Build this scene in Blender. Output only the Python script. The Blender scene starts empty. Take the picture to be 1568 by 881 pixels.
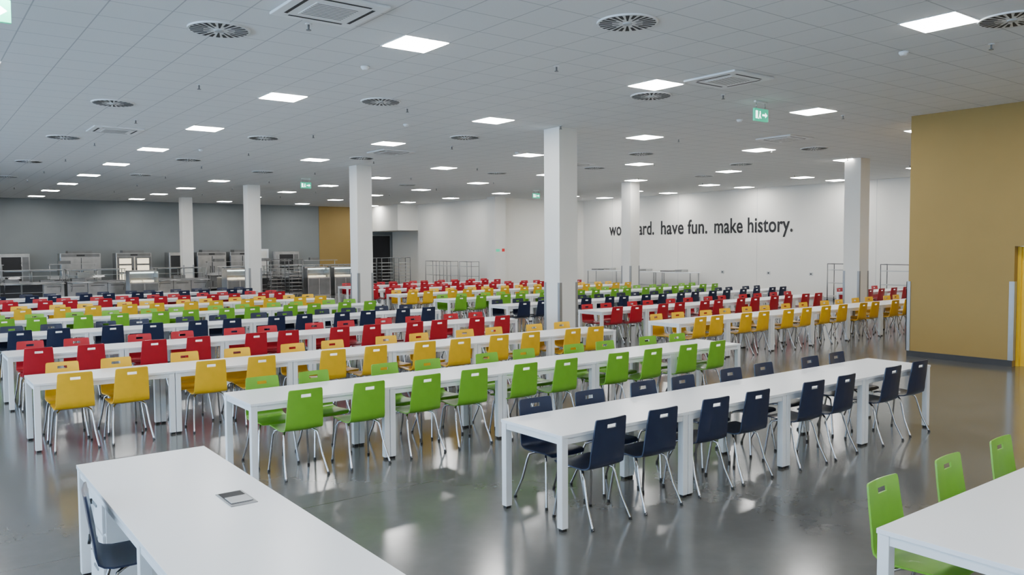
import bpy, bmesh, math, random
from mathutils import Vector, Matrix
random.seed(7)
COL=bpy.context.scene.collection
C=4.61           # ceiling height
# ------------------------------------------------------------ materials
def newmat(name):
    m=bpy.data.materials.new(name); m.use_nodes=True
    nt=m.node_tree; b=nt.nodes.get('Principled BSDF'); return m,nt,b
def pmat(name,col,rough=.5,metal=0.,spec=.5,var=.06,scale=6.,coat=0.,emit=0.,bump=0.):
    m,nt,b=newmat(name)
    tc=nt.nodes.new('ShaderNodeTexCoord'); n=nt.nodes.new('ShaderNodeTexNoise'); n.inputs['Scale'].default_value=scale
    n.inputs['Detail'].default_value=4
    nt.links.new(tc.outputs['Object'],n.inputs['Vector'])
    r=nt.nodes.new('ShaderNodeValToRGB')
    r.color_ramp.elements[0].position=.3; r.color_ramp.elements[1].position=.7
    r.color_ramp.elements[0].color=(*[c*(1-var) for c in col],1)
    r.color_ramp.elements[1].color=(*[min(1,c*(1+var)) for c in col],1)
    nt.links.new(n.outputs['Fac'],r.inputs['Fac']); nt.links.new(r.outputs['Color'],b.inputs['Base Color'])
    b.inputs['Roughness'].default_value=rough; b.inputs['Metallic'].default_value=metal
    b.inputs['Specular IOR Level'].default_value=spec
    b.inputs['Coat Weight'].default_value=coat
    if emit:
        b.inputs['Emission Color'].default_value=(*col,1); b.inputs['Emission Strength'].default_value=emit
    if bump:
        bp=nt.nodes.new('ShaderNodeBump'); bp.inputs['Strength'].default_value=bump; bp.inputs['Distance'].default_value=.01
        nt.links.new(n.outputs['Fac'],bp.inputs['Height']); nt.links.new(bp.outputs['Normal'],b.inputs['Normal'])
    return m
def grid_fac(nt,sx,offx,sy,offy,w):
    """1 on lines of a rectangular world grid"""
    g=nt.nodes.new('ShaderNodeNewGeometry'); s=nt.nodes.new('ShaderNodeSeparateXYZ'); nt.links.new(g.outputs['Position'],s.inputs[0])
    outs=[]
    for ax,st,off in (('X',sx,offx),('Y',sy,offy)):
        a=nt.nodes.new('ShaderNodeMath'); a.operation='SUBTRACT'; a.inputs[1].default_value=off; nt.links.new(s.outputs[ax],a.inputs[0])
        p=nt.nodes.new('ShaderNodeMath'); p.operation='PINGPONG'; p.inputs[1].default_value=st/2; nt.links.new(a.outputs[0],p.inputs[0])
        l=nt.nodes.new('ShaderNodeMath'); l.operation='LESS_THAN'; l.inputs[1].default_value=w; nt.links.new(p.outputs[0],l.inputs[0])
        outs.append(l)
    mx=nt.nodes.new('ShaderNodeMath'); mx.operation='MAXIMUM'
    nt.links.new(outs[0].outputs[0],mx.inputs[0]); nt.links.new(outs[1].outputs[0],mx.inputs[1])
    return mx.outputs[0],g.outputs['Position']
def mixrgb(nt,fac,a,b):
    n=nt.nodes.new('ShaderNodeMix'); n.data_type='RGBA'
    nt.links.new(fac,n.inputs[0])
    for i,v in ((6,a),(7,b)):
        if isinstance(v,bpy.types.NodeSocket): nt.links.new(v,n.inputs[i])
        else: n.inputs[i].default_value=(*v,1)
    return n.outputs[2]
X0,Y0,LS=5.04,8.53,4.2
def ceiling_mat():
    m,nt,b=newmat('ceiling_tiles')
    f,pos=grid_fac(nt,.6,X0+.3,.6,Y0+.3,.007)
    n=nt.nodes.new('ShaderNodeTexNoise'); n.inputs['Scale'].default_value=90; nt.links.new(pos,n.inputs['Vector'])
    base=mixrgb(nt,n.outputs['Fac'],(.66,.67,.67),(.74,.75,.75))
    c=mixrgb(nt,f,base,(.42,.43,.44))
    nt.links.new(c,b.inputs['Base Color']); b.inputs['Roughness'].default_value=.9
    return m
def floor_mat():
    m,nt,b=newmat('polished_concrete')
    f,pos=grid_fac(nt,5.4,2.2,5.4,.9,.005)
    n=nt.nodes.new('ShaderNodeTexNoise'); n.inputs['Scale'].default_value=.5; n.inputs['Detail'].default_value=7; n.inputs['Roughness'].default_value=.58
    nt.links.new(pos,n.inputs['Vector'])
    r=nt.nodes.new('ShaderNodeValToRGB'); r.color_ramp.elements[0].position=.28; r.color_ramp.elements[1].position=.72
    r.color_ramp.elements[0].color=(.074,.077,.076,1); r.color_ramp.elements[1].color=(.128,.130,.126,1)
    nt.links.new(n.outputs['Fac'],r.inputs['Fac'])
    n2=nt.nodes.new('ShaderNodeTexNoise'); n2.inputs['Scale'].default_value=9; n2.inputs['Detail'].default_value=6; nt.links.new(pos,n2.inputs['Vector'])
    c1=mixrgb(nt,n2.outputs['Fac'],(.8,.8,.8),(1.15,1.15,1.15))
    mu=nt.nodes.new('ShaderNodeMix'); mu.data_type='RGBA'; mu.blend_type='MULTIPLY'; mu.inputs[0].default_value=.5
    nt.links.new(r.outputs['Color'],mu.inputs[6]); nt.links.new(c1,mu.inputs[7])
    c=mixrgb(nt,f,mu.outputs[2],(.05,.05,.05))
    nt.links.new(c,b.inputs['Base Color'])
    mr=nt.nodes.new('ShaderNodeMapRange'); mr.inputs['To Min'].default_value=.12; mr.inputs['To Max'].default_value=.20
    nt.links.new(n.outputs['Fac'],mr.inputs['Value']); nt.links.new(mr.outputs[0],b.inputs['Roughness'])
    b.inputs['Specular IOR Level'].default_value=.6
    return m
M={}
M['ceiling']=ceiling_mat(); M['floor']=floor_mat()
M['wallw']=pmat('painted_wall_cream',(.75,.73,.68),.75,var=.02,scale=.8)
M['wallg']=pmat('painted_wall_grey',(.19,.205,.21),.75,var=.04,scale=.8)
M['gold']=pmat('painted_wall_mustard',(.285,.185,.05),.7,var=.03,scale=1.5)
M['ydoor']=pmat('yellow_door_paint',(.80,.50,.015),.4,var=.03)
M['base']=pmat('dark_skirting',(.03,.03,.032),.5)
M['white']=pmat('white_laminate',(.80,.82,.84),.26,var=.01,scale=2.)
M['frame']=pmat('white_powder_coat',(.76,.78,.79),.4,var=.02)
M['black']=pmat('black_plastic',(.012,.012,.013),.5)
M['chrome']=pmat('chrome_tube',(.50,.50,.51),.16,metal=1,var=.02)
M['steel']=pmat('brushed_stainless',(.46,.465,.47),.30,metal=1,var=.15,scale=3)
M['steeld']=pmat('dark_stainless',(.20,.202,.205),.42,metal=.8,var=.15,scale=3)  # darker, rougher stainless for panels, frames and small fittings
M['alu']=pmat('aluminium_guard',(.33,.34,.35),.45,metal=.6,var=.03)
M['dark']=pmat('dark_gap',(.02,.02,.022),.7)
M['grille']=pmat('grey_grille',(.42,.43,.43),.6)
M['letter']=pmat('black_lettering',(.010,.010,.012),.6)
M['warm']=pmat('lit_display',(1,.86,.62),.4,emit=1.4)
M['lightp']=pmat('led_panel',(1,.985,.95),.4,var=0.,emit=62.)
M['sgreen']=pmat('exit_green',(.02,.42,.25),.4,emit=1.2)
M['swhite']=pmat('exit_white',(.85,1,.95),.4,emit=4.)
M['sred']=pmat('sign_red',(.7,.02,.02),.5)
def shell(name,c): return pmat(name,c,.34,var=.05,scale=9,coat=.12)
CH={'navy':shell('chair_navy',(.008,.016,.048)),'green':shell('chair_green',(.155,.40,.022)),
    'yellow':shell('chair_yellow',(.80,.45,.008)),'red':shell('chair_red',(.42,.006,.020))}
def glassmat():
    m=bpy.data.materials.new('clear_glass'); m.use_nodes=True; nt=m.node_tree; nt.nodes.clear()
    o=nt.nodes.new('ShaderNodeOutputMaterial'); t=nt.nodes.new('ShaderNodeBsdfTransparent'); g=nt.nodes.new('ShaderNodeBsdfGlossy'); g.inputs['Roughness'].default_value=.03
    x=nt.nodes.new('ShaderNodeMixShader'); f=nt.nodes.new('ShaderNodeFresnel'); f.inputs[0].default_value=1.3
    t.inputs[0].default_value=(.93,.96,.96,1)
    nt.links.new(f.outputs[0],x.inputs[0]); nt.links.new(t.outputs[0],x.inputs[1]); nt.links.new(g.outputs[0],x.inputs[2]); nt.links.new(x.outputs[0],o.inputs[0]); return m
M['glass']=glassmat()
# ------------------------------------------------------------ mesh helpers
class B:
    def __init__(s): s.bm=bmesh.new(); s.mats=[]
    def mi(s,m):
        if m not in s.mats: s.mats.append(m)
        return s.mats.index(m)
    def box(s,x0,x1,y0,y1,z0,z1,m,bev=0.):
        v=[s.bm.verts.new(p) for p in ((x0,y0,z0),(x1,y0,z0),(x1,y1,z0),(x0,y1,z0),(x0,y0,z1),(x1,y0,z1),(x1,y1,z1),(x0,y1,z1))]
        fs=[s.bm.faces.new([v[i] for i in q]) for q in ((0,3,2,1),(4,5,6,7),(0,1,5,4),(1,2,6,5),(2,3,7,6),(3,0,4,7))]
        k=s.mi(m)
        for f in fs: f.material_index=k
        if bev:
            es=list({e for f in fs for e in f.edges})
            r=bmesh.ops.bevel(s.bm,geom=es,offset=bev,segments=2,affect='EDGES',profile=.5)
            for f in r['faces']: f.material_index=k
    def quad(s,pts,m):
        f=s.bm.faces.new([s.bm.verts.new(p) for p in pts]); f.material_index=s.mi(m); return f
    def tube(s,pts,r,m,n=8,cap=True):
        k=s.mi(m); pts=[Vector(p) for p in pts]; rings=[]
        up=Vector((.31,.17,.93))
        for i,p in enumerate(pts):
            if i==0:t=pts[1]-p
            elif i==len(pts)-1:t=p-pts[i-1]
            else:t=(pts[i+1]-p).normalized()+(p-pts[i-1]).normalized()
            t.normalize(); u=up if abs(t.dot(up.normalized()))<.9 else Vector((1,0,0))
            a=t.cross(u).normalized(); b=t.cross(a)
            rr=r[i] if isinstance(r,(list,tuple)) else r
            rings.append([s.bm.verts.new(p+a*rr*math.cos(2*math.pi*j/n)+b*rr*math.sin(2*math.pi*j/n)) for j in range(n)])
        for A,Bq in zip(rings,rings[1:]):
            for j in range(n):
                f=s.bm.faces.new((A[j],A[(j+1)%n],Bq[(j+1)%n],Bq[j])); f.material_index=k; f.smooth=True
        if cap:
            for R in (rings[0][::-1],rings[-1]):
                f=s.bm.faces.new(R); f.material_index=k
    def mesh(s,name):
        bmesh.ops.recalc_face_normals(s.bm,faces=s.bm.faces[:])
        me=bpy.data.meshes.new(name); s.bm.to_mesh(me); s.bm.free()
        for m in s.mats: me.materials.append(m)
        return me
def obj(name,me,loc=(0,0,0),rz=0.,parent=None):
    o=bpy.data.objects.new(name,me); COL.objects.link(o); o.location=loc; o.rotation_euler=(0,0,rz)
    if parent: o.parent=parent
    return o
def boxobj(name,x0,x1,y0,y1,z0,z1,m,bev=0.):
    b=B(); cx,cy,cz=(x0+x1)/2,(y0+y1)/2,z0
    b.box(x0-cx,x1-cx,y0-cy,y1-cy,0,z1-z0,m,bev); return obj(name,b.mesh(name),(cx,cy,cz))
# ------------------------------------------------------------ dining chair
def chair_mesh(color):
    b=B(); k=b.mi(CH[color])
    # shell centre-line: (y, z, half width), sitter faces +y
    P=[(.215,.425,.165),(.205,.440,.185),(.17,.447,.195),(.08,.443,.198),(-.03,.436,.197),(-.11,.434,.196),(-.16,.443,.193),(-.192,.468,.190),
       (-.207,.51,.187),(-.215,.57,.184),(-.225,.64,.180),(-.235,.705,.176),(-.2425,.766,.1725),(-.2465,.797,.1705),(-.2500,.822,.169),(-.2525,.836,.165),(-.2535,.843,.155)]
    HI=12; HJ=(3,4,5,6)
    xs=[-1,-.90,-.62,-.29,-.25,0,.25,.29,.62,.90,1]
    T=.011
    def pt(i,x,off):
        y,z,w=P[i]
        a=P[max(i-1,0)];c=P[min(i+1,len(P)-1)]
        t=Vector((0,c[0]-a[0],c[1]-a[1])).normalized()
        back=max(0,min(1,(i-5)/4.))
        p=Vector((x*w,y+.013*(x*x)*back,z+(.006*x*x if back<.5 else 0)))
        return p-Vector((0,-t.z,t.y))*off
    V={}
    for i in range(len(P)):
        for j,x in enumerate(xs):
            for s_ in (0,1): V[i,j,s_]=b.bm.verts.new(pt(i,x,s_*T))
    nI,nJ=len(P)-1,len(xs)-1
    faces=set((i,j) for i in range(nI) for j in range(nJ) if not (i==HI and j in HJ))
    def mk(vs):
        f=b.bm.faces.new(vs); f.material_index=k; f.smooth=True
    for (i,j) in faces:
        mk([V[i,j,0],V[i,j+1,0],V[i+1,j+1,0],V[i+1,j,0]])
        mk([V[i,j,1],V[i+1,j,1],V[i+1,j+1,1],V[i,j+1,1]])
        for (di,dj,a,c) in ((-1,0,(i,j),(i,j+1)),(1,0,(i+1,j),(i+1,j+1)),(0,-1,(i,j),(i+1,j)),(0,1,(i,j+1),(i+1,j+1))):
            if (i+di,j+dj) not in faces:
                f=b.bm.faces.new([V[(*a,0)],V[(*c,0)],V[(*c,1)],V[(*a,1)]]); f.material_index=k
    for v in [v for v in b.bm.verts if not v.link_faces]: b.bm.verts.remove(v)
    ch=M['chrome']
    for sx in (-1,1):
        b.tube([(sx*.10,.05,.424),(sx*.14,.10,.420),(sx*.163,.135,.405),(sx*.172,.148,.37),(sx*.205,.195,.012)],.0105,ch)
        b.tube([(sx*.10,-.02,.424),(sx*.14,-.06,.420),(sx*.165,-.095,.402),(sx*.174,-.112,.36),(sx*.190,-.165,.18),(sx*.212,-.245,.012)],.0105,ch)
        b.tube([(sx*.205,.195,.0),(sx*.203,.192,.022)],.014,M['black'])
        b.tube([(sx*.212,-.245,.0),(sx*.210,-.238,.022)],.014,M['black'])
        b.tube([(sx*.10,.05,.424),(sx*.10,-.02,.424)],.0105,ch)
    b.tube([(-.10,.05,.424),(.10,.05,.424)],.009,ch); b.tube([(-.10,-.02,.424),(.10,-.02,.424)],.009,ch)
    me=b.mesh('dining_chair_'+color)
    me.set_sharp_from_angle(angle=math.radians(50)) if hasattr(me,'set_sharp_from_angle') else None
    return me
CM={c:chair_mesh(c) for c in CH}
def chair(c,x,y,rz): return obj('dining_chair',CM[c],(x,y,0),rz)
# ------------------------------------------------------------ table
def table_mesh(L,W,name,mid=False):
    b=B(); H=.74
    b.box(.001,L-.001,0,W,H-.025,H,M['white'],.0015)
    b.box(.02,L-.02,.012,.045,H-.075,H-.0255,M['frame']); b.box(.02,L-.02,W-.045,W-.012,H-.075,H-.0255,M['frame'])
    b.box(.012,.045,.045,W-.045,H-.075,H-.0255,M['frame']); b.box(L-.045,L-.012,.045,W-.045,H-.075,H-.0255,M['frame'])
    for x in (.004,L-.064)+((L/2-.03,) if mid else ()):
        for y in (.004,W-.064):
            b.box(x,x+.06,y,y+.06,.022,H-.0255,M['frame'],.003)
            b.box(x+.008,x+.052,y+.008,y+.052,0,.022,M['black'])
    return b.mesh(name)
TL,TW=1.43,.77
TM=table_mesh(TL,TW,'dining_table')
def row(x0,n,y,color,near=None,far=None):
    for i in range(n): obj('dining_table',TM,(x0+i*TL,y,0))
    dn=[x0+i*TL+o+random.uniform(-.05,.05) for i in range(n) for o in (.40,1.0)]
    df=[x0+i*TL+o+random.uniform(-.05,.05) for i in range(n) for o in (.40,1.0)]
    for x in (near or dn): chair(color,x,y+.12+random.uniform(-.02,.03),random.uniform(-.05,.05))
    for x in (far or df): chair(color,x,y+TW-.10+random.uniform(-.03,.02),math.pi+random.uniform(-.05,.05))
row(3.90,4,4.53,'navy',[4.30,4.90,5.60,6.18,7.02,7.60,8.52,9.16],[4.36,4.98,5.72,6.28,7.05,7.66,8.52,9.12])
row(2.50,5,7.24,'green',[2.98,3.63,4.30,4.92,5.60,6.20,7.07,7.67,8.37,8.98])
row(1.08,6,9.80,'yellow',[1.46,2.01,2.90,3.50,4.45,5.06,5.83,6.42,7.12,7.75,8.56,9.10])
row(1.10,6,12.56,'red')
row(-.30,7,15.45,'navy'); row(-.30,7,18.25,'green'); row(-1.70,8,21.1,'yellow'); row(-1.70,8,24.1,'red'); row(-1.70,8,27.0,'navy')
row(11.3,7,9.84,'yellow'); row(12.1,6,12.72,'red'); row(11.6,8,15.45,'navy'); row(11.75,8,18.3,'green')
row(11.9,7,21.3,'yellow'); row(12.1,7,24.2,'red'); row(13.0,5,27.1,'red')
row(22.6,2,12.72,'red')
# foreground right table and green chairs
for i in range(2): obj('dining_table',TM,(3.84+i*TL,1.29,0))
for x in (4.36,5.14,5.90): chair('green',x,2.07,math.pi+.03)
# foreground office desk (long side along Y)
obj('office_desk',table_mesh(3.40,.82,'office_desk',True),(1.70,2.52,0),math.pi/2)
chair('navy',1.0,4.86,-math.pi/2-.16)
b=B()
b.box(-.27,.27,-.21,.21,.02,.62,M['frame'],.004)
for i,z in enumerate((.03,.23,.43)):
    b.box(-.288,-.271,-.205,.205,z,z+.185,M['frame'],.003)
    b.box(-.296,-.289,-.06,.06,z+.13,z+.145,M['alu'])
for z in (.56,.36): 
    b.tube([(-.289,.10,z),(-.308,.10,z)],.018,M['black'],12); b.tube([(-.305,.10,z-.01),(-.314,.095,z-.07)],.010,M['black'])
for x in (-.22,.22):
    for y in (-.16,.16): b.box(x-.02,x+.02,y-.02,y+.02,0,.02,M['black'])
PM=b.mesh('drawer_pedestal')
obj('drawer_pedestal',PM,(1.21,5.54,0)); obj('drawer_pedestal',PM,(1.25,3.72,0))
b=B()
b.box(-.075,.075,-.14,.14,0,.004,M['alu'],.001); b.box(-.062,.062,-.10,.125,.0041,.006,M['dark']); b.box(-.060,.060,-.10,.02,.0061,.010,M['grille'],.001)
obj('desk_cable_outlet',b.mesh('desk_cable_outlet'),(1.475,4.54,.7402))
# ------------------------------------------------------------ room shell
XL,YB,YK,XW=-9.0,-6.0,44.2,29.3
boxobj('floor',XL-.3,XW+.3,YB-.3,YK+.3,-.2,0,M['floor'])
boxobj('ceiling',XL-.3,XW+.3,YB-.3,YK+.3,C,C+.2,M['ceiling'])
boxobj('wall_north',XL-.3,19.5,YK,YK+.3,0,C,M['wallg'])
boxobj('wall_north_mustard',19.5,22.3,YK-.02,YK+.3,0,C,M['gold'])
boxobj('wall_north_recess',22.3,26.3,YK-.02,YK+.3,0,C,M['wallg'])
boxobj('wall_east',XW,XW+.3,7.75,32.2,0,C,M['wallw'])
boxobj('wall_step',23.6,XW+.3,32.2,32.5,0,C,M['wallw'])
boxobj('wall_east_inner',23.6,23.9,32.5,39.9,0,C,M['wallw'])
boxobj('wall_recess_header',22.3,24.3,39.9,YK-.02,3.15,C,M['wallw'])
boxobj('wall_recess_side',23.9,24.6,39.6,39.9,0,C,M['wallw'])
boxobj('wall_recess_back',24.3,24.6,39.9,YK-.02,0,C,M['wallw'])
boxobj('wall_pilaster',22.95,23.6,31.55,32.199,0,C,M['wallw'])
boxobj('wall_south',XL-.3,15.5,YB-.3,YB,0,C,M['wallw'])
b=B(); gx=15.5
b.box(0,.3,-1.85,0,0,C,M['gold']); b.box(0,.3,-4.3,-1.85,2.12,C,M['gold']); b.box(0,.3,-13.75,-4.3,0,C,M['gold'])
b.box(.3,13.8,-.3,0,0,C,M['gold'])
obj('wall_mustard',b.mesh('wall_mustard'),(gx,7.75,0))
b=B()
b.box(0,.05,-1.2,1.2,0,2.11,M['ydoor'])
for y in (-1.22,1.17): b.box(-.06,0,y,y+.05,0,2.11,M['ydoor'])
b.box(-.008,0,-.006,.006,0,2.11,M['dark']); b.box(-.05,-.03,.08,.10,.95,1.10,M['alu']); b.tube([(0,.09,1.03),(-.05,.09,1.03),(-.05,.22,1.03)],.01,M['alu'])
obj('door_1',b.mesh('door_1'),(gx+.2,4.68,0))
b=B(); b.box(-.012,0,-1.85,0,0,.11,M['base']); b.box(-.012,13.8,0,.012,0,.11,M['base']); obj('baseboard_mustard',b.mesh('bb'),(gx,7.75,0))
b=B(); b.box(0,.012,0,24.4,0,.1,M['alu']); obj('baseboard_east',b.mesh('bb'),(XW-.013,7.8,0))
b=B()
b.box(-.016,-.002,-.06,.016,.11,1.45,M['alu']); b.box(-.016,.06,.002,.016,.11,1.45,M['alu'])
obj('trim_corner_guard',b.mesh('cg'),(gx,7.765,0))
b=B(); b.box(-.018,-.002,0,.07,.11,1.5,M['alu']); b.box(-.018,.08,-.016,-.002,.11,1.5,M['alu']); obj('trim_door_guard',b.mesh('cg'),(gx,5.9,0))
b=B()
for y in (11.4,15.9,21.2,25.6,30.0): b.box(-.003,0,y-.006,y+.006,.1,C,M['grille'])
obj('trim_wall_joint',b.mesh('wj'),(XW,0,0))
# daylight windows along the left side
b=B()
b.box(-.3,0,YB-.3,YK,0,.5,M['wallw']); b.box(-.3,0,YB-.3,YK,3.4,C,M['wallw'])
for i in range(11):
    y=YB+.2+i*4.2
    b.box(-.3,0,y,y+.5,.5,3.4,M['wallw'])
b.box(-.3,0,YB-.3,YB+.2,.5,3.4,M['wallw']); b.box(-.3,0,28.0,YK,.5,3.4,M['wallw'])
obj('wall_west',b.mesh('wall_west'),(XL,0,0))
for i in range(8):
    y0=YB+.7+i*4.2; y1=y0+3.7
    if y0>27: break
    b=B(); w=y1-y0
    for a in (0,w/3,2*w/3,w-.06): b.box(-.1,-.04,a,a+.06,.5,3.4,M['grille'])
    for z in (.5,2.4,3.34): b.box(-.1,-.04,0,w,z,z+.06,M['grille'])
    b.quad([(-.07,0,.5),(-.07,w,.5),(-.07,w,3.4),(-.07,0,3.4)],M['glass'])
    obj('window_%d'%(i+1),b.mesh('window'),(XL,y0,0))
# ------------------------------------------------------------ columns
def column_mesh():
    b=B(); h=.245
    b.box(-h,h,-h,h,0,C-.001,M['wallw'],.004)
    for sx in (-1,1):
        for sy in (-1,1):
            x=sx*h;y=sy*h
            b.box(min(x,x-sx*.06),max(x,x-sx*.06),min(y,y+sy*.006),max(y,y+sy*.006),.05,1.42,M['alu'])
            b.box(min(x,x+sx*.006),max(x,x+sx*.006),min(y+sy*.006,y-sy*.06),max(y+sy*.006,y-sy*.06),.05,1.42,M['alu'])
    b.box(-h-.008,h+.008,-h-.008,h+.008,0,.05,M['alu'])
    return b.mesh('column')
cmh=column_mesh()
for x,y in ((11.05,12.85),(11.05,22.0),(10.9,30.9),(10.9,39.9),(21.85,12.45),(22.45,22.0)): obj('square_column',cmh,(x,y,0))
# ------------------------------------------------------------ lettering
def lettering():
    e=bpy.data.objects.new('wall_lettering',None); COL.objects.link(e); e.location=(XW-.012,25,2.74)
    R=Matrix(((0,0,-1),(-1,0,0),(0,1,0)))
    def mk(t,y0,y1,n):
        c=bpy.data.curves.new(n,'FONT'); c.body=t; c.size=1; c.extrude=.004; c.offset=.017; c.space_character=1.03; c.materials.append(M['letter'])
        o=bpy.data.objects.new(n,c); COL.objects.link(o); bpy.context.view_layer.update()
        w=o.dimensions.x
        o.parent=e; o.matrix_local=Matrix.Translation((0,y0-25,0))@R.to_4x4()@Matrix.Diagonal(((y0-y1)/w,.92,1,1))
    mk('work hard.',30.2,27.1,'word_1'); mk('have fun.',26.7,23.9,'word_2'); mk('make history.',23.5,19.5,'word_3')
lettering()
# ------------------------------------------------------------ ceiling equipment
b=B(); b.box(-.31,.31,-.31,.31,-.006,0,M['frame']); b.box(-.29,.29,-.29,.29,-.0105,-.0062,M['lightp']); LM=b.mesh('ceiling_light_panel')
def inroom(x,y):
    if x>15.2 and y<8.1: return False
    if x>22.2 and y>31.3: return False
    return XL+.5<x<XW-.4 and YB+.5<y<YK-1
off={(1,4)}
for k in range(-3,6):
    for m in range(-3,9):
        x,y=X0+LS*k,Y0+LS*m
        if (k,m) in off or not inroom(x,y): continue
        if k<-1 and m>2: continue
        obj('ceiling_light_panel',LM,(x,y,C-.0005))
for m in (1,2,3,4,5):
    if Y0+LS*m<31.5: obj('ceiling_light_panel',LM,(28.3,Y0+LS*m,C-.0005))
b=B(); n=48
ring=lambda r,z:[(r*math.cos(2*math.pi*i/n),r*math.sin(2*math.pi*i/n),z) for i in range(n)]
k=b.mi(M['frame'])
A=[b.bm.verts.new(p) for p in ring(.335,0)]; Bv=[b.bm.verts.new(p) for p in ring(.33,-.016)]
for i in range(n):
    f=b.bm.faces.new((A[i],A[(i+1)%n],Bv[(i+1)%n],Bv[i])); f.material_index=k
f=b.bm.faces.new(Bv); f.material_index=k
for i in range(24):
    a=2*math.pi*i/24; r0=.10 if i%2 else .17; w0,w1=.008,.024
    if r0>.12: w0=.013
    P=lambda r,o:(r*math.cos(a)-o*math.sin(a),r*math.sin(a)+o*math.cos(a),-.0185)
    b.quad([P(r0,-w0),P(.31,-w1),P(.31,w1),P(r0,w0)],M['dark'])
b.tube([(0,0,-.03),(0,0,-.012)],.05,M['grille'],16)
VM=b.mesh('swirl_air_diffuser')
for x,y in ((2.93,9.23),(6.43,6.35),(2.93,14.83),(6.5,12.15),(9.83,9.17),(2.93,19.9),(6.5,17.6),(10.1,15.0),(2.93,25.8),(6.4,23.0),(10.1,20.0),
            (15.7,15.0),(15.8,21.6),(17.3,18.5),(18.5,11.7),(9.74,3.79),(9.3,25.3),(6.4,28.5),(2.93,31.5),(15.8,27.5),(20.2,15.2),(22.5,18.5)):
    obj('swirl_air_diffuser',VM,(x,y,C-.0005))
b=B(); b.box(-.46,.46,-.46,.46,-.03,0,M['frame'],.008); b.box(-.24,.24,-.24,.24,-.036,-.0302,M['frame'])
for q in range(4):
    Rm=Matrix.Rotation(q*math.pi/2,3,'Z')
    b.quad([Rm@Vector(p) for p in ((-.30,.33,-.0315),(.30,.33,-.0315),(.30,.37,-.0315),(-.30,.37,-.0315))],M['dark'])
for i in range(9): b.box(-.22,.22,-.2+i*.05-.008,-.2+i*.05+.008,-.0375,-.0362,M['steeld'])
AM=b.mesh('air_conditioning_cassette')
AC=((3.60,7.80),(9.79,7.60),(3.6,18.1),(10.07,18.3),(16.0,18.0),(16.2,11.0))
for x,y in AC: obj('air_conditioning_cassette',AM,(x,y,C-.0005))
b=B(); b.tube([(0,0,0),(0,0,-.010)],.038,M['frame'],12); b.tube([(0,0,-.010),(0,0,-.065)],.012,M['steeld'],8); b.tube([(0,0,-.065),(0,0,-.072)],.028,M['steeld'],10)
SM=b.mesh('sprinkler_head')
for i in range(-1,7):
    for j in range(-2,8):
        x,y=3.65+3.55*i,8.45+4.04*j
        if inroom(x,y) and not any(abs(x-a)<.55 and abs(y-c)<.55 for a,c in AC): obj('sprinkler_head',SM,(x,y,C-.0005))
b=B(); b.tube([(0,0,0),(0,0,-.02),(0,0,-.05)],[.06,.06,.035],M['frame'],16); DMh=b.mesh('smoke_detector')
for x,y in ((10.27,5.25),(5.1,9.96),(3.0,7.0),(8.1,14.1),(13.1,9.9),(12.8,16.6),(6,20.5)): obj('smoke_detector',DMh,(x,y,C-.0005))
def exit_sign(x,y,z=4.27,rz=0.):
    b=B(); b.box(-.19,.19,-.02,.02,0,.21,M['sgreen'],.004)
    for s in (-1,1):
        ya=.0205*s
        f=lambda x0,x1,z0,z1: b.box(x0,x1,min(ya,ya+.002*s),max(ya,ya+.002*s),z0,z1,M['swhite'])
        f(-.165,-.105,.04,.17); f(.02,.10,.09,.12)
        b.quad([(.10,ya*1.05,.06),(.16,ya*1.05,.105),(.10,ya*1.05,.15)],M['swhite'])
        f(-.055,-.03,.14,.165); b.quad([(-.07,ya*1.05,.085),(-.035,ya*1.05,.085),(-.02,ya*1.05,.135),(-.055,ya*1.05,.135)],M['swhite'])
        b.quad([(-.09,ya*1.05,.035),(-.07,ya*1.05,.035),(-.045,ya*1.05,.085),(-.065,ya*1.05,.085)],M['swhite'])
        b.quad([(-.05,ya*1.05,.085),(-.03,ya*1.05,.085),(-.005,ya*1.05,.045),(-.03,ya*1.05,.045)],M['swhite'])
    for xx in (-.12,.12): b.tube([(xx,0,.21),(xx,0,C-z)],.005,M['chrome'],6)
    b.box(-.16,.16,-.02,.02,C-z-.03,C-z,M['frame'])
    obj('exit_sign',b.mesh('exit_sign'),(x,y,z-.0005),rz)
exit_sign(11.75,8.45); exit_sign(11.45,27.0); exit_sign(22.0,27.2); exit_sign(.72,8.9)
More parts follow.
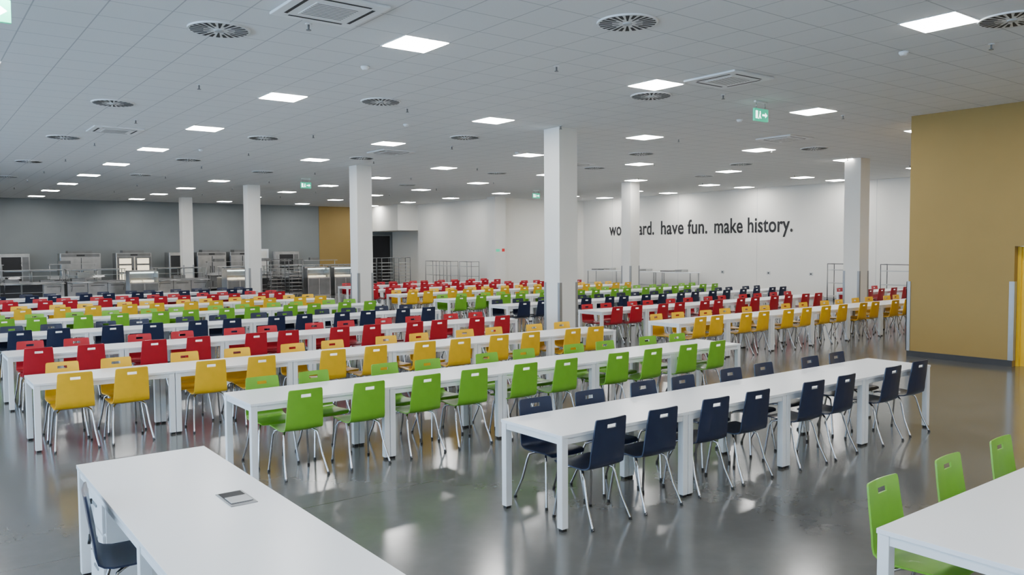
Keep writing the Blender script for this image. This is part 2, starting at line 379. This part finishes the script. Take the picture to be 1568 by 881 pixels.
# ------------------------------------------------------------ kitchen
def counter_mesh(L,seed):
    rnd=random.Random(seed)
    b=B(); S=M['steel']
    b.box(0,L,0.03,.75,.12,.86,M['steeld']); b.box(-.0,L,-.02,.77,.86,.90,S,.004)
    nP=max(2,int(L/.6))
    for i in range(nP):
        x=i*L/nP
        if rnd.random()<.6: b.box(x+.02,x+L/nP-.02,.01,.03,.16,.82,S,.003); b.box(x+.12,x+L/nP-.12,-.006,.01,.70,.72,M['black'])
        else:
            b.box(x+.03,x+L/nP-.03,.015,.03,.16,.82,M['dark'])
            for z in (.3,.5): b.box(x+.03,x+L/nP-.03,.0,.015,z,z+.015,S)
    for x in (.04,L-.10):
        for y in (.05,.65): b.box(x,x+.05,y,y+.05,0,.12,S)
    for k2 in range(4): b.tube([(0,-.10-.07*k2,.84),(L,-.10-.07*k2,.84)],.014,S,6)
    for x in (.15,L-.15): b.box(x-.012,x+.012,-.34,0,.80,.825,S); b.tube([(x,-.30,.80),(x,0,.5)],.012,S,6)
    for x in (.06,L/2,L-.06):
        b.tube([(x,.10,.90),(x,.10,1.36)],.018,S,6); b.tube([(x,.66,.90),(x,.66,1.36)],.018,S,6)
    b.box(0,L,.05,.72,1.36,1.385,S); b.box(.06,L-.06,.3,.7,1.12,1.135,S)
    b.box(.2,L-.2,.3,.4,1.325,1.358,M['frame'])
    b.quad([(.06,.06,1.04),(L-.06,.06,1.04),(L-.06,.10,1.35),(.06,.10,1.35)],M['glass'])
    for i in range(3):
        if rnd.random()<.7: b.box(.2+i*(L-.4)/3,.2+(i+.8)*(L-.4)/3,.2,.6,.901,.93+rnd.random()*.12,M['steeld'])
    return b.mesh('serving_counter')
for q,x in enumerate((-1.6,.7,3.0,5.3,8.6,11.4,13.9,16.2)): obj('serving_counter',counter_mesh(2.2,q),(x,36.3,0))
def warmer():
    b=B(); S=M['steel']
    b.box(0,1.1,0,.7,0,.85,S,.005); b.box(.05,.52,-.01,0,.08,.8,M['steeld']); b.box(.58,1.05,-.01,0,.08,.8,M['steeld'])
    n=8
    pts=[(0.0+.35*(1-math.cos(math.pi/2*i/n)),.86+.42*math.sin(math.pi/2*i/n)) for i in range(n+1)]
    for (y0,z0),(y1,z1) in zip(pts,pts[1:]): b.quad([(.03,y0,z0),(1.07,y0,z0),(1.07,y1,z1),(.03,y1,z1)],M['glass'])
    b.box(0,1.1,.35,.7,1.26,1.33,S); b.box(0,.03,.05,.7,.85,1.27,S); b.box(1.07,1.1,.05,.7,.85,1.27,S)
    b.box(.04,1.06,.66,.69,.87,1.25,S); b.box(.10,1.0,.40,.46,1.21,1.258,M['swhite']); b.box(.1,1.0,.1,.6,1.03,1.04,S)
    b.box(.15,.5,.2,.5,.86,.93,M['warm']); b.box(.6,.95,.2,.5,.86,.93,M['warm'])
    return b.mesh('heated_display_case')
WM=warmer()
for x in (7.2,11.0,14.6,15.9): obj('heated_display_case',WM,(x,34.4,0))
def fridge(w,lit=False):
    b=B(); S=M['steel']
    b.box(0,w,0,.8,.12,2.0,S,.01)
    for i in range(2):
        x0=.03+i*w/2; x1=x0+w/2-.06
        b.box(x0,x1,-.04,-.001,.2,1.8,M['warm'] if lit else M['steel'],.006)
        if lit:
            for z in (.2,.6,1.0,1.4,1.74): b.box(x0,x1,-.05,-.041,z,z+.08,M['steeld'])
            for xx in (x0,x1-.1): b.box(xx,xx+.1,-.055,-.041,.2,1.8,M['steeld'])
        else: b.box(x0-.02,x0-.005,-.042,-.002,.2,1.8,M['dark'])
        hx=x1-.06 if i==0 else x0+.06
        b.tube([(hx,-.04,.9),(hx,-.09,.92),(hx,-.09,1.25),(hx,-.04,1.27)],.016,M['black'],6)
    b.box(.05,w-.05,-.02,-.001,1.84,1.97,M['steeld']); b.box(w*.4,w*.6,-.026,-.021,1.87,1.94,M['black'])
    b.box(w*.2,w*.8,.1,.7,2.0,2.12,M['steeld'])
    for x in (.08,w-.12):
        for y in (.1,.7): b.tube([(x,y,0),(x,y,.12)],.025,M['chrome'],8)
    return b.mesh('fridge')
obj('refrigerator',fridge(1.7),(5.9,42.2,0)); obj('glass_door_refrigerator',fridge(1.6,True),(8.3,42.4,0))
obj('refrigerator',fridge(1.5),(12.3,43.2,0)); obj('refrigerator',fridge(1.3),(14.0,43.2,0))
b=B(); b.box(0,1.2,0,.85,.6,2.0,M['steel'],.01); b.box(.08,.85,-.03,0,.75,1.85,M['dark']); b.box(.9,1.15,-.02,0,.75,1.85,M['steeld'])
for x in (.05,1.1):
    for y in (.05,.75): b.box(x,x+.05,y,y+.05,0,.6,M['steel'])
b.box(.05,1.15,.05,.8,.2,.23,M['steel']); b.tube([(.86,-.03,1.0),(.86,-.08,1.0),(.86,-.08,1.6),(.86,-.03,1.6)],.012,M['chrome'],6)
OV=b.mesh('combi_oven'); obj('combi_oven',OV,(10.9,43.1,0)); obj('combi_oven',OV,(16.6,43.1,0)); obj('combi_oven',OV,(3.6,43.1,0))
b=B(); b.box(0,.95,0,.05,0,2.15,M['frame']); b.box(.1,.85,-.01,0,.1,2.05,M['wallw']); b.tube([(.8,-.01,1.0),(.8,-.06,1.0),(.68,-.06,1.0)],.012,M['alu'],6)
obj('door_2',b.mesh('door_2'),(15.5,YK-.06,0)); 
def worktable(L):
    b=B(); b.box(0,L,0,.7,.86,.90,M['steel'],.004); b.box(.05,L-.05,.05,.65,.22,.25,M['steel']); b.box(0,L,.68,.7,.9,1.0,M['steel'])
    for x in (.03,L-.07):
        for y in (.03,.63): b.box(x,x+.04,y,y+.04,0,.86,M['steel'])
    b.box(.1,L*.4,.1,.5,.60,.86,M['steeld']); b.box(L*.55,L*.8,.15,.5,.901,1.15,M['steel'],.01)
    for x in (.1,L-.1): b.tube([(x,.66,.9),(x,.66,1.55)],.018,M['steel'],6)
    b.box(.05,L-.05,.40,.68,1.52,1.545,M['steel']); b.box(L*.2,L*.45,.45,.65,1.546,1.68,M['steeld'])
    return b.mesh('kitchen_worktable')
WT=worktable(2.0)
for x in (-3,-.6,1.6,5.2,12.0,14.4,17.0): obj('stainless_worktable',WT,(x,40.2,0))
def rack(w,h,sh):
    b=B(); S=M['steel']
    for x in (.015,w-.015):
        b.tube([(x,.02,.08),(x,.02,h),(x,.48,h),(x,.48,.08)],.018,M['steeld'],6)
    for i in range(sh):
        z=.2+i*(h-.45)/max(1,sh-1); b.box(.03,w-.03,.02,.48,z,z+.02,S)
    b.tube([(0.015,.25,h),(w-.015,.25,h)],.012,M['steeld'],6); b.tube([(0.015,.02,h),(w-.015,.02,h)],.018,M['steeld'],6)
    for x in (.015,w-.015):
        for y in (.02,.48): b.tube([(x-.012,y,.045),(x+.012,y,.045)],.045,M['black'],10)
    return b.mesh('tray_trolley')
RM=rack(1.1,1.45,3); RT=rack(.65,1.7,9)
for x,y,r in ((22.6,37.5,-1.57),(22.6,36.1,-1.57),(22.6,34.2,-1.57),(28.3,17.3,-1.57),(28.3,15.2,-1.57)): obj('tray_trolley',RM,(x,y,0),r)
for x in (12.6,13.4,17.0,17.9,18.8): obj('rack_trolley',RT,(x,33.6,0))
b=B(); b.box(0,2.2,0,.7,.93,.97,M['white'],.004)
for x in (.04,2.12):
    for y in (.04,.62): b.box(x,x+.04,y,y+.04,0,.93,M['steel'])
b.box(.1,2.1,.06,.64,.3,.33,M['steel']); b.box(.3,.8,.1,.55,.97,1.03,M['steeld']); b.box(1.2,1.6,.1,.55,.97,1.08,M['steel'])
HT=b.mesh('tray_return_table')
for y in (30.9,28.4,26.2): obj('tray_return_table',HT,(28.3,y,0),-math.pi/2)
b=B(); b.box(0,1.5,-.03,0,0,2.9,M['dark']); b.box(-.06,0,-.05,-.001,0,2.96,M['alu']); b.box(1.5,1.56,-.05,-.001,0,2.96,M['alu']); b.box(0,1.5,-.05,-.001,2.9,2.96,M['alu'])
obj('door_3',b.mesh('door_3'),(22.6,YK-.021,0))
b=B(); b.box(0,.22,-.008,0,0,.13,M['sgreen']); b.box(.36,.52,-.008,0,0,.15,M['sred']); obj('wall_safety_sign',b.mesh('sg'),(23.0,31.548,1.95))
# small sockets along the lettered wall
b=B(); b.box(-.02,0,-.08,.08,-.06,.06,M['grille'],.004); b.box(-.024,-.0201,-.03,.03,-.03,.03,M['dark']); SO=b.mesh('wall_socket')
for y in (25.2,23.0,20.6,18.6,16.4): obj('wall_socket',SO,(XW-.0005,y,1.0))
# ------------------------------------------------------------ world, camera
w=bpy.data.worlds.new('World'); bpy.context.scene.world=w; w.use_nodes=True
bg=w.node_tree.nodes['Background']; bg.inputs[0].default_value=(.46,.69,1,1); bg.inputs[1].default_value=15.0
f_,pi_,ro,al,H=1234.2,.0498,.0064,.9213,2.1543
F=Vector((math.cos(al),math.sin(al),0)); Rr=Vector((math.sin(al),-math.cos(al),0)); Z=Vector((0,0,1))
fw=F*math.cos(pi_)-Z*math.sin(pi_); up=Z*math.cos(pi_)+F*math.sin(pi_)
R2=Rr*math.cos(ro)-up*math.sin(ro); U2=Rr*math.sin(ro)+up*math.cos(ro)
cam=bpy.data.cameras.new('camera'); co=bpy.data.objects.new('camera',cam); COL.objects.link(co)
mw=Matrix((R2,U2,-fw)).transposed().to_4x4(); mw.translation=(0,0,H); co.matrix_world=mw
cam.sensor_width=36; cam.lens=f_/1568*36; cam.clip_start=.05; cam.clip_end=300
bpy.context.scene.camera=co
